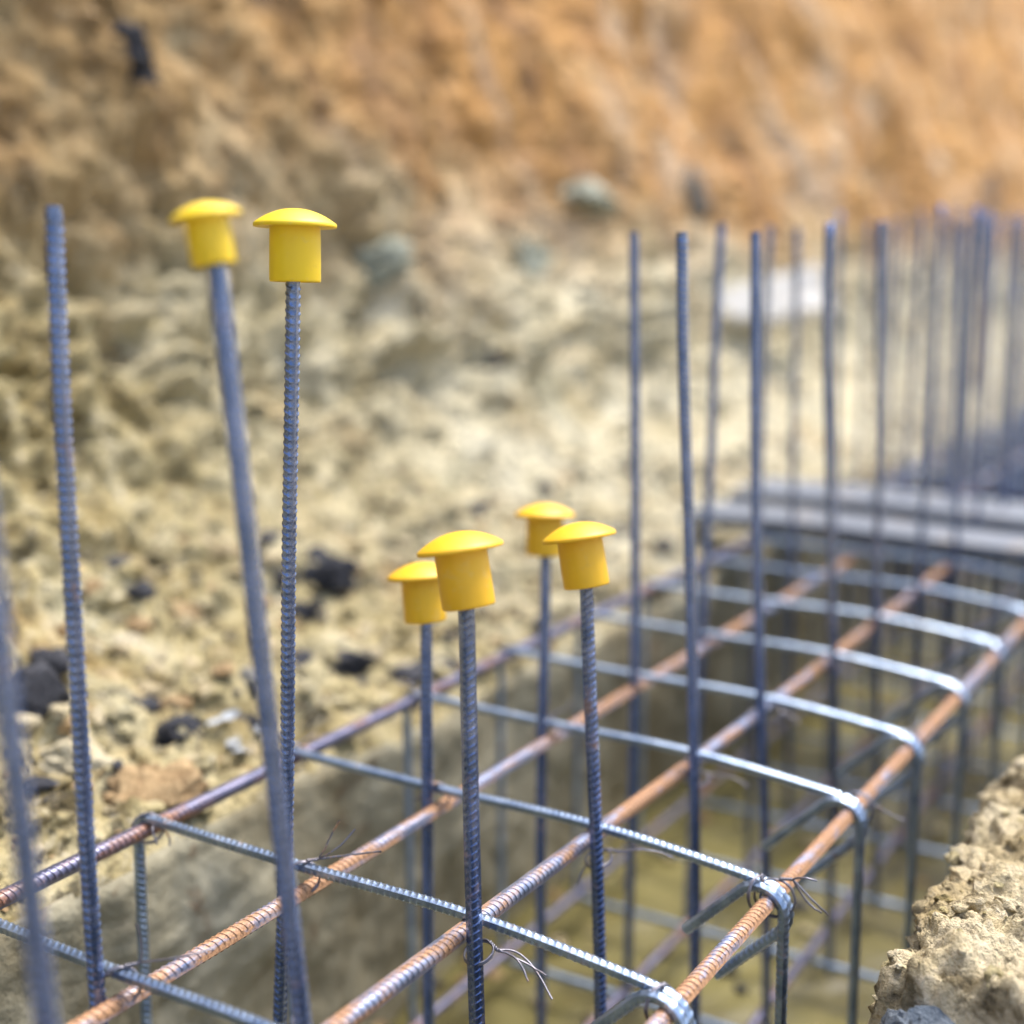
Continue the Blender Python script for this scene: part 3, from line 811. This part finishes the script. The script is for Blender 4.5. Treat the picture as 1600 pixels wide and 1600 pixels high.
for k, a in enumerate([
    ((-0.386, 0.652, 0.068), 0.038, (1.2, 0.9, 0.7), 'rock_dark', "dark blue-grey stone right of the tall capped rebar, above the low rubble", 20),
    ((-0.335, 0.545, 0.039), 0.020, (1, 0.9, 0.8), 'rock_dark', "small dark stone directly beside the tall capped rebar", 50),
    ((-0.313, 0.035, 0.054), 0.034, (0.9, 1.0, 1.1), 'rock_dark', "large black stone near the left edge, between the two leftmost rebars", 0),
    ((-0.374, 0.105, 0.069), 0.018, (1.3, 0.9, 0.7), 'rock_dark', "small black stone just above the large black stone at left", 15),
    ((-0.199, 0.143, -0.002), 0.024, (1.1, 0.9, 0.8), 'rock_dark', "black rounded stone left of the white scraps", 70),
    ((-0.181, 0.246, -0.022), 0.024, (1.3, 0.8, 0.6), 'rock_dark', "black flat stone beside the leaning rebar, above the white scraps", 35),
    ((-0.186, 0.463, -0.001), 0.027, (1.0, 0.9, 0.8), 'rock_dark', "dark stone between the tall capped rebar and the low caps", 10),
    ((-0.450, 0.336, 0.101), 0.017, (1.2, 0.9, 0.8), 'rock_dark', "small dark stone midway between the bare and the leaning left rebars", 80),
    ((-0.119, 0.515, -0.021), 0.026, (1.1, 0.9, 0.7), 'rock_dark', "dark stone at the trench lip below the leftmost low cap", 40),
    ((-0.657, 1.652, 0.341), 0.030, (0.8, 0.9, 1.3), 'rock_dark', "dark upright stone alone on the pale bank above the low caps", 0),
    ((-0.975, 0.868, 0.875), 0.075, (0.8, 0.6, 0.95), 'rock_dark', "black lump standing in for a dark hollow high in the bank at upper left", 25),  # added black lump: its colour stands in for the dark inside a hollow
]):
    stone("stone", a[0], a[1], a[2], a[3], a[4], "stone", GD, 300 + k, a[5])
stone("stone", (-0.232, 0.305, 0.013), 0.020, (1, 1, 0.9), 'rock_grey', "grey rounded stone against the left side of the leaning rebar", "stone", None, 320, 10)
stone("boulder", (-0.826, 1.462, 0.548), 0.062, (0.9, 1.1, 0.75), 'rock_green', "grey-green boulder in the bank right of the level high cap", "boulder", "grey-green boulders in the bank", 321, 30)
stone("boulder", (-0.939, 2.640, 0.736), 0.12, (0.7, 1.2, 0.45), 'rock_green', "flat pale green boulder at the foot of the orange soil", "boulder", "grey-green boulders in the bank", 322, 15)
stone("boulder", (-0.918, 2.248, 0.560), 0.085, (0.8, 1.0, 0.8), 'rock_green', "grey-green boulder under the flat pale green one", "boulder", "grey-green boulders in the bank", 323, 60)
stone("boulder", (-0.891, 3.282, 0.742), 0.075, (0.7, 0.8, 1.1), 'rock_grey', "greyish boulder in the orange soil above the tall far rebars", "boulder", None, 326, 60)
stone("soil_clod", (-0.136, 0.032, -0.031), 0.052, (1.0, 1.2, 0.7), 'rock_brown', "big orange-brown clod on the trench lip behind the stirrup corner", "clod", None, 324, 40, 0.3)
stone("soil_clod", (-0.230, 0.009, 0.0), 0.034, (1.2, 1.0, 0.7), 'rock_pale', "pale clod left of the big orange-brown clod", "clod", None, 325, 10)

me = rock_mesh("stone", 0.042, 345, 5, 0.42, (1.15, 0.9, 0.9)); me.materials.append(M['rock_slate'])
o = link("stone", me, None); o.location = (0.738, 0.024, -0.058); o.rotation_euler = (0, R(8), R(25))
tag(o, "blue-grey stone in the front of the near soil at the bottom right", "stone")

# white slab stuck in the bank
def slab():
    bm = bmesh.new(); bmesh.ops.create_cube(bm, size=1.0)
    bmesh.ops.subdivide_edges(bm, edges=bm.edges[:], cuts=6, use_grid_fill=True)
    for v in bm.verts:
        c = np.array(v.co[:]); tp = 1 - 0.38 * (0.5 - c[1])          # tapers to its buried end
        w = 0.012 * float(fbm(np.array([c[0] * 2.0]), np.array([c[1] * 2.0]), np.array([c[2] * 2.0]), 1.5, 3)[0])
        v.co = Vector((c[0] * 0.07 + w, c[1] * 0.37 + w, c[2] * 0.165 * tp + w))
    bmesh.ops.bevel(bm, geom=[e for e in bm.edges if e.calc_face_angle(0) > 1.0], offset=0.006, segments=2, affect='EDGES')
    me = bpy.data.meshes.new("slab"); bm.to_mesh(me); bm.free()
    o = link("slab", me, M['white_slab'])
    o.location = (-0.60, 3.21, 0.433); o.rotation_euler = (R(9), R(-26), R(-47))
    tag(o, "white broken slab stuck in the bank behind the tall bare rebars", "slab")
slab()

# weathered stake far back
def stake():
    bm = bmesh.new()
    prev = None
    for z, w in ((0, 0.026), (0.3, 0.0255), (0.6, 0.026), (0.88, 0.0255), (0.905, 0.024)):
        ring = [bm.verts.new((sx * w + 0.006 * math.sin(z * 3), sy * w * 0.9, z)) for sx, sy in ((-1, -1), (1, -1), (1, 1), (-1, 1))]
        if prev:
            for k in range(4): bm.faces.new([prev[k], prev[(k + 1) % 4], ring[(k + 1) % 4], ring[k]])
        prev = ring
    bm.faces.new(prev)
    me = bpy.data.meshes.new("wooden_stake"); bm.to_mesh(me); bm.free()
    o = link("wooden_stake", me, M['stake']); o.location = (-0.335, 5.0, 0.03); o.rotation_euler = (0, R(1), R(20))
    tag(o, "tall wooden stake at the far right, taller than all the rebars", "stake")
stake()

# crumpled white scraps by the trench lip
def scrap(p, w, h, seed, label):
    r = np.random.default_rng(seed); n = 12
    u, v = np.meshgrid(np.linspace(-1, 1, n), np.linspace(-1, 1, n), indexing='ij')
    o3 = r.random(3) * 30
    zz = 0.45 * h * fbm(u + o3[0], v + o3[1], u * 0 + o3[2], 1.3, 3) * 2
    V = np.stack([u * w * (1 + 0.2 * np.sin(v * 3 + seed)), v * h * (1 + 0.25 * np.sin(u * 4)), zz + 0.3 * h * u * v], -1).reshape(-1, 3)
    top = V; bot = V - np.array([0, 0, 0.0008]); Q = grid_quads(n, n); k = len(V)
    rim = [i * n for i in range(n)] + [(n - 1) * n + j for j in range(1, n)] + [i * n + n - 1 for i in range(n - 2, -1, -1)] + [j for j in range(n - 2, 0, -1)]
    side = [[a, b, b + k, a + k] for a, b in zip(rim, rim[1:] + rim[:1])]
    me = mesh_np("white_scrap", np.concatenate([top, bot]), np.concatenate([Q, Q[:, ::-1] + k, np.array(side)]))
    o = link("white_scrap", me, M['white_scrap']); q = on_bank(p)
    o.location = (q[0], q[1], q[2] + 0.010); o.rotation_euler = (R(r.uniform(10, 35)), R(r.uniform(-20, 20)), R(r.uniform(0, 180)))
    tag(o, label, "scrap", "white scraps on the rubble")
scrap((-0.166, 0.195, -0.005), 0.020, 0.005, 1, "longest white plastic scrap left of the leaning rebar")
scrap((-0.150, 0.236, -0.030), 0.008, 0.006, 2, "small white scrap touching the leaning rebar")
scrap((-0.157, 0.196, -0.027), 0.009, 0.006, 3, "white scrap just below the longest one")
scrap((-0.140, 0.192, -0.040), 0.011, 0.007, 6, "lowest white scrap, nearest the trench lip")


# loose crumbs on the ledge and the near soil
def crumbs(name, probs, spots, mats, seed, label):
    r = np.random.default_rng(seed)
    bm = bmesh.new(); bmesh.ops.create_icosphere(bm, subdivisions=2, radius=1.0)
    base = np.array([v.co[:] for v in bm.verts]); fs = np.array([[v.index for v in f.verts] for f in bm.faces]); bm.free()
    vs, fl, mi = [], [], []
    for i, (p, s) in enumerate(spots):
        c = base * (1 + 0.13 * r.normal(size=(len(base), 1)) + 0.25 * np.sin(base @ r.normal(size=(3, 1)) * 2.2 + r.random() * 6)) * np.array([s * r.uniform(0.7, 1.3), s * r.uniform(0.7, 1.3), s * r.uniform(0.5, 0.9)])
        a = r.random() * 6.28; ca, sa = math.cos(a), math.sin(a)
        c = c @ np.array([[ca, -sa, 0], [sa, ca, 0], [0, 0, 1]])
        vs.append(c + np.array(p)); fl.append(fs + i * len(base)); mi += [int(r.choice(len(mats), p=probs))] * len(fs)
    V = np.concatenate(vs); F = np.concatenate(fl)
    me = bpy.data.meshes.new(name); me.from_pydata(V.tolist(), [], F.tolist()); me.update()
    for m in mats: me.materials.append(m)
    me.polygons.foreach_set("material_index", np.array(mi, dtype=np.int32))
    o = link(name, me, None); tag(o, label, kind="stuff")
def pick(V, cond, n, seed):
    idx = np.nonzero(cond)[0]; r = np.random.default_rng(seed); return V[r.choice(idx, n, replace=False)], r
cm = [M['soil'], M['soil_near'], M['rock_brown'], M['rock_dark']]
P_, r_ = pick(bank_v, (bank_v[:, 2] > -0.05) & (bank_v[:, 2] < 0.15 - 0.03 * bank_v[:, 1]) & (bank_v[:, 1] > -0.5) & (bank_v[:, 1] < 3.0) & (bank_v[:, 0] < -0.05), 4200, 1)
crumbs("soil_crumbs", [0.58, 0.22, 0.10, 0.10], [(p, 0.0022 + 0.020 * r_.random() ** 5) for p in P_], cm, 2, "loose crumbs and pebbles on the bank ledge")
gv = np.empty(len(ground.data.vertices) * 3, dtype=np.float32); ground.data.vertices.foreach_get("co", gv); gv = gv.reshape(-1, 3)
P_, r_ = pick(gv, (gv[:, 2] > -0.08) & (gv[:, 0] < 1.0) & (gv[:, 1] > -0.1) & (gv[:, 1] < 1.2), 800, 3)
fr = np.random.default_rng(77)
fp = [((fr.uniform(-0.09, 0.66) if q % 3 else -0.10 + 0.09 * fr.random() ** 2), fr.uniform(-0.6, 3.0), ZF + 0.004) for q in range(520)]
crumbs("trench_crumbs", [0.3, 0.2, 0.2, 0.3], [(p, 0.002 + 0.013 * fr.random() ** 4) for p in fp], cm, 9, "mud crumbs and pebbles fallen on the trench floor")
crumbs("ground_crumbs", [0.4, 0.58, 0.02, 0.0], [(p, 0.0012 + 0.010 * r_.random() ** 5) for p in P_], cm, 4, "loose crumbs on the near soil edge")
from mathutils.bvhtree import BVHTree
def bvh_of(o):
    me = o.data; return BVHTree.FromPolygons([v.co for v in me.vertices], [p.vertices for p in me.polygons])
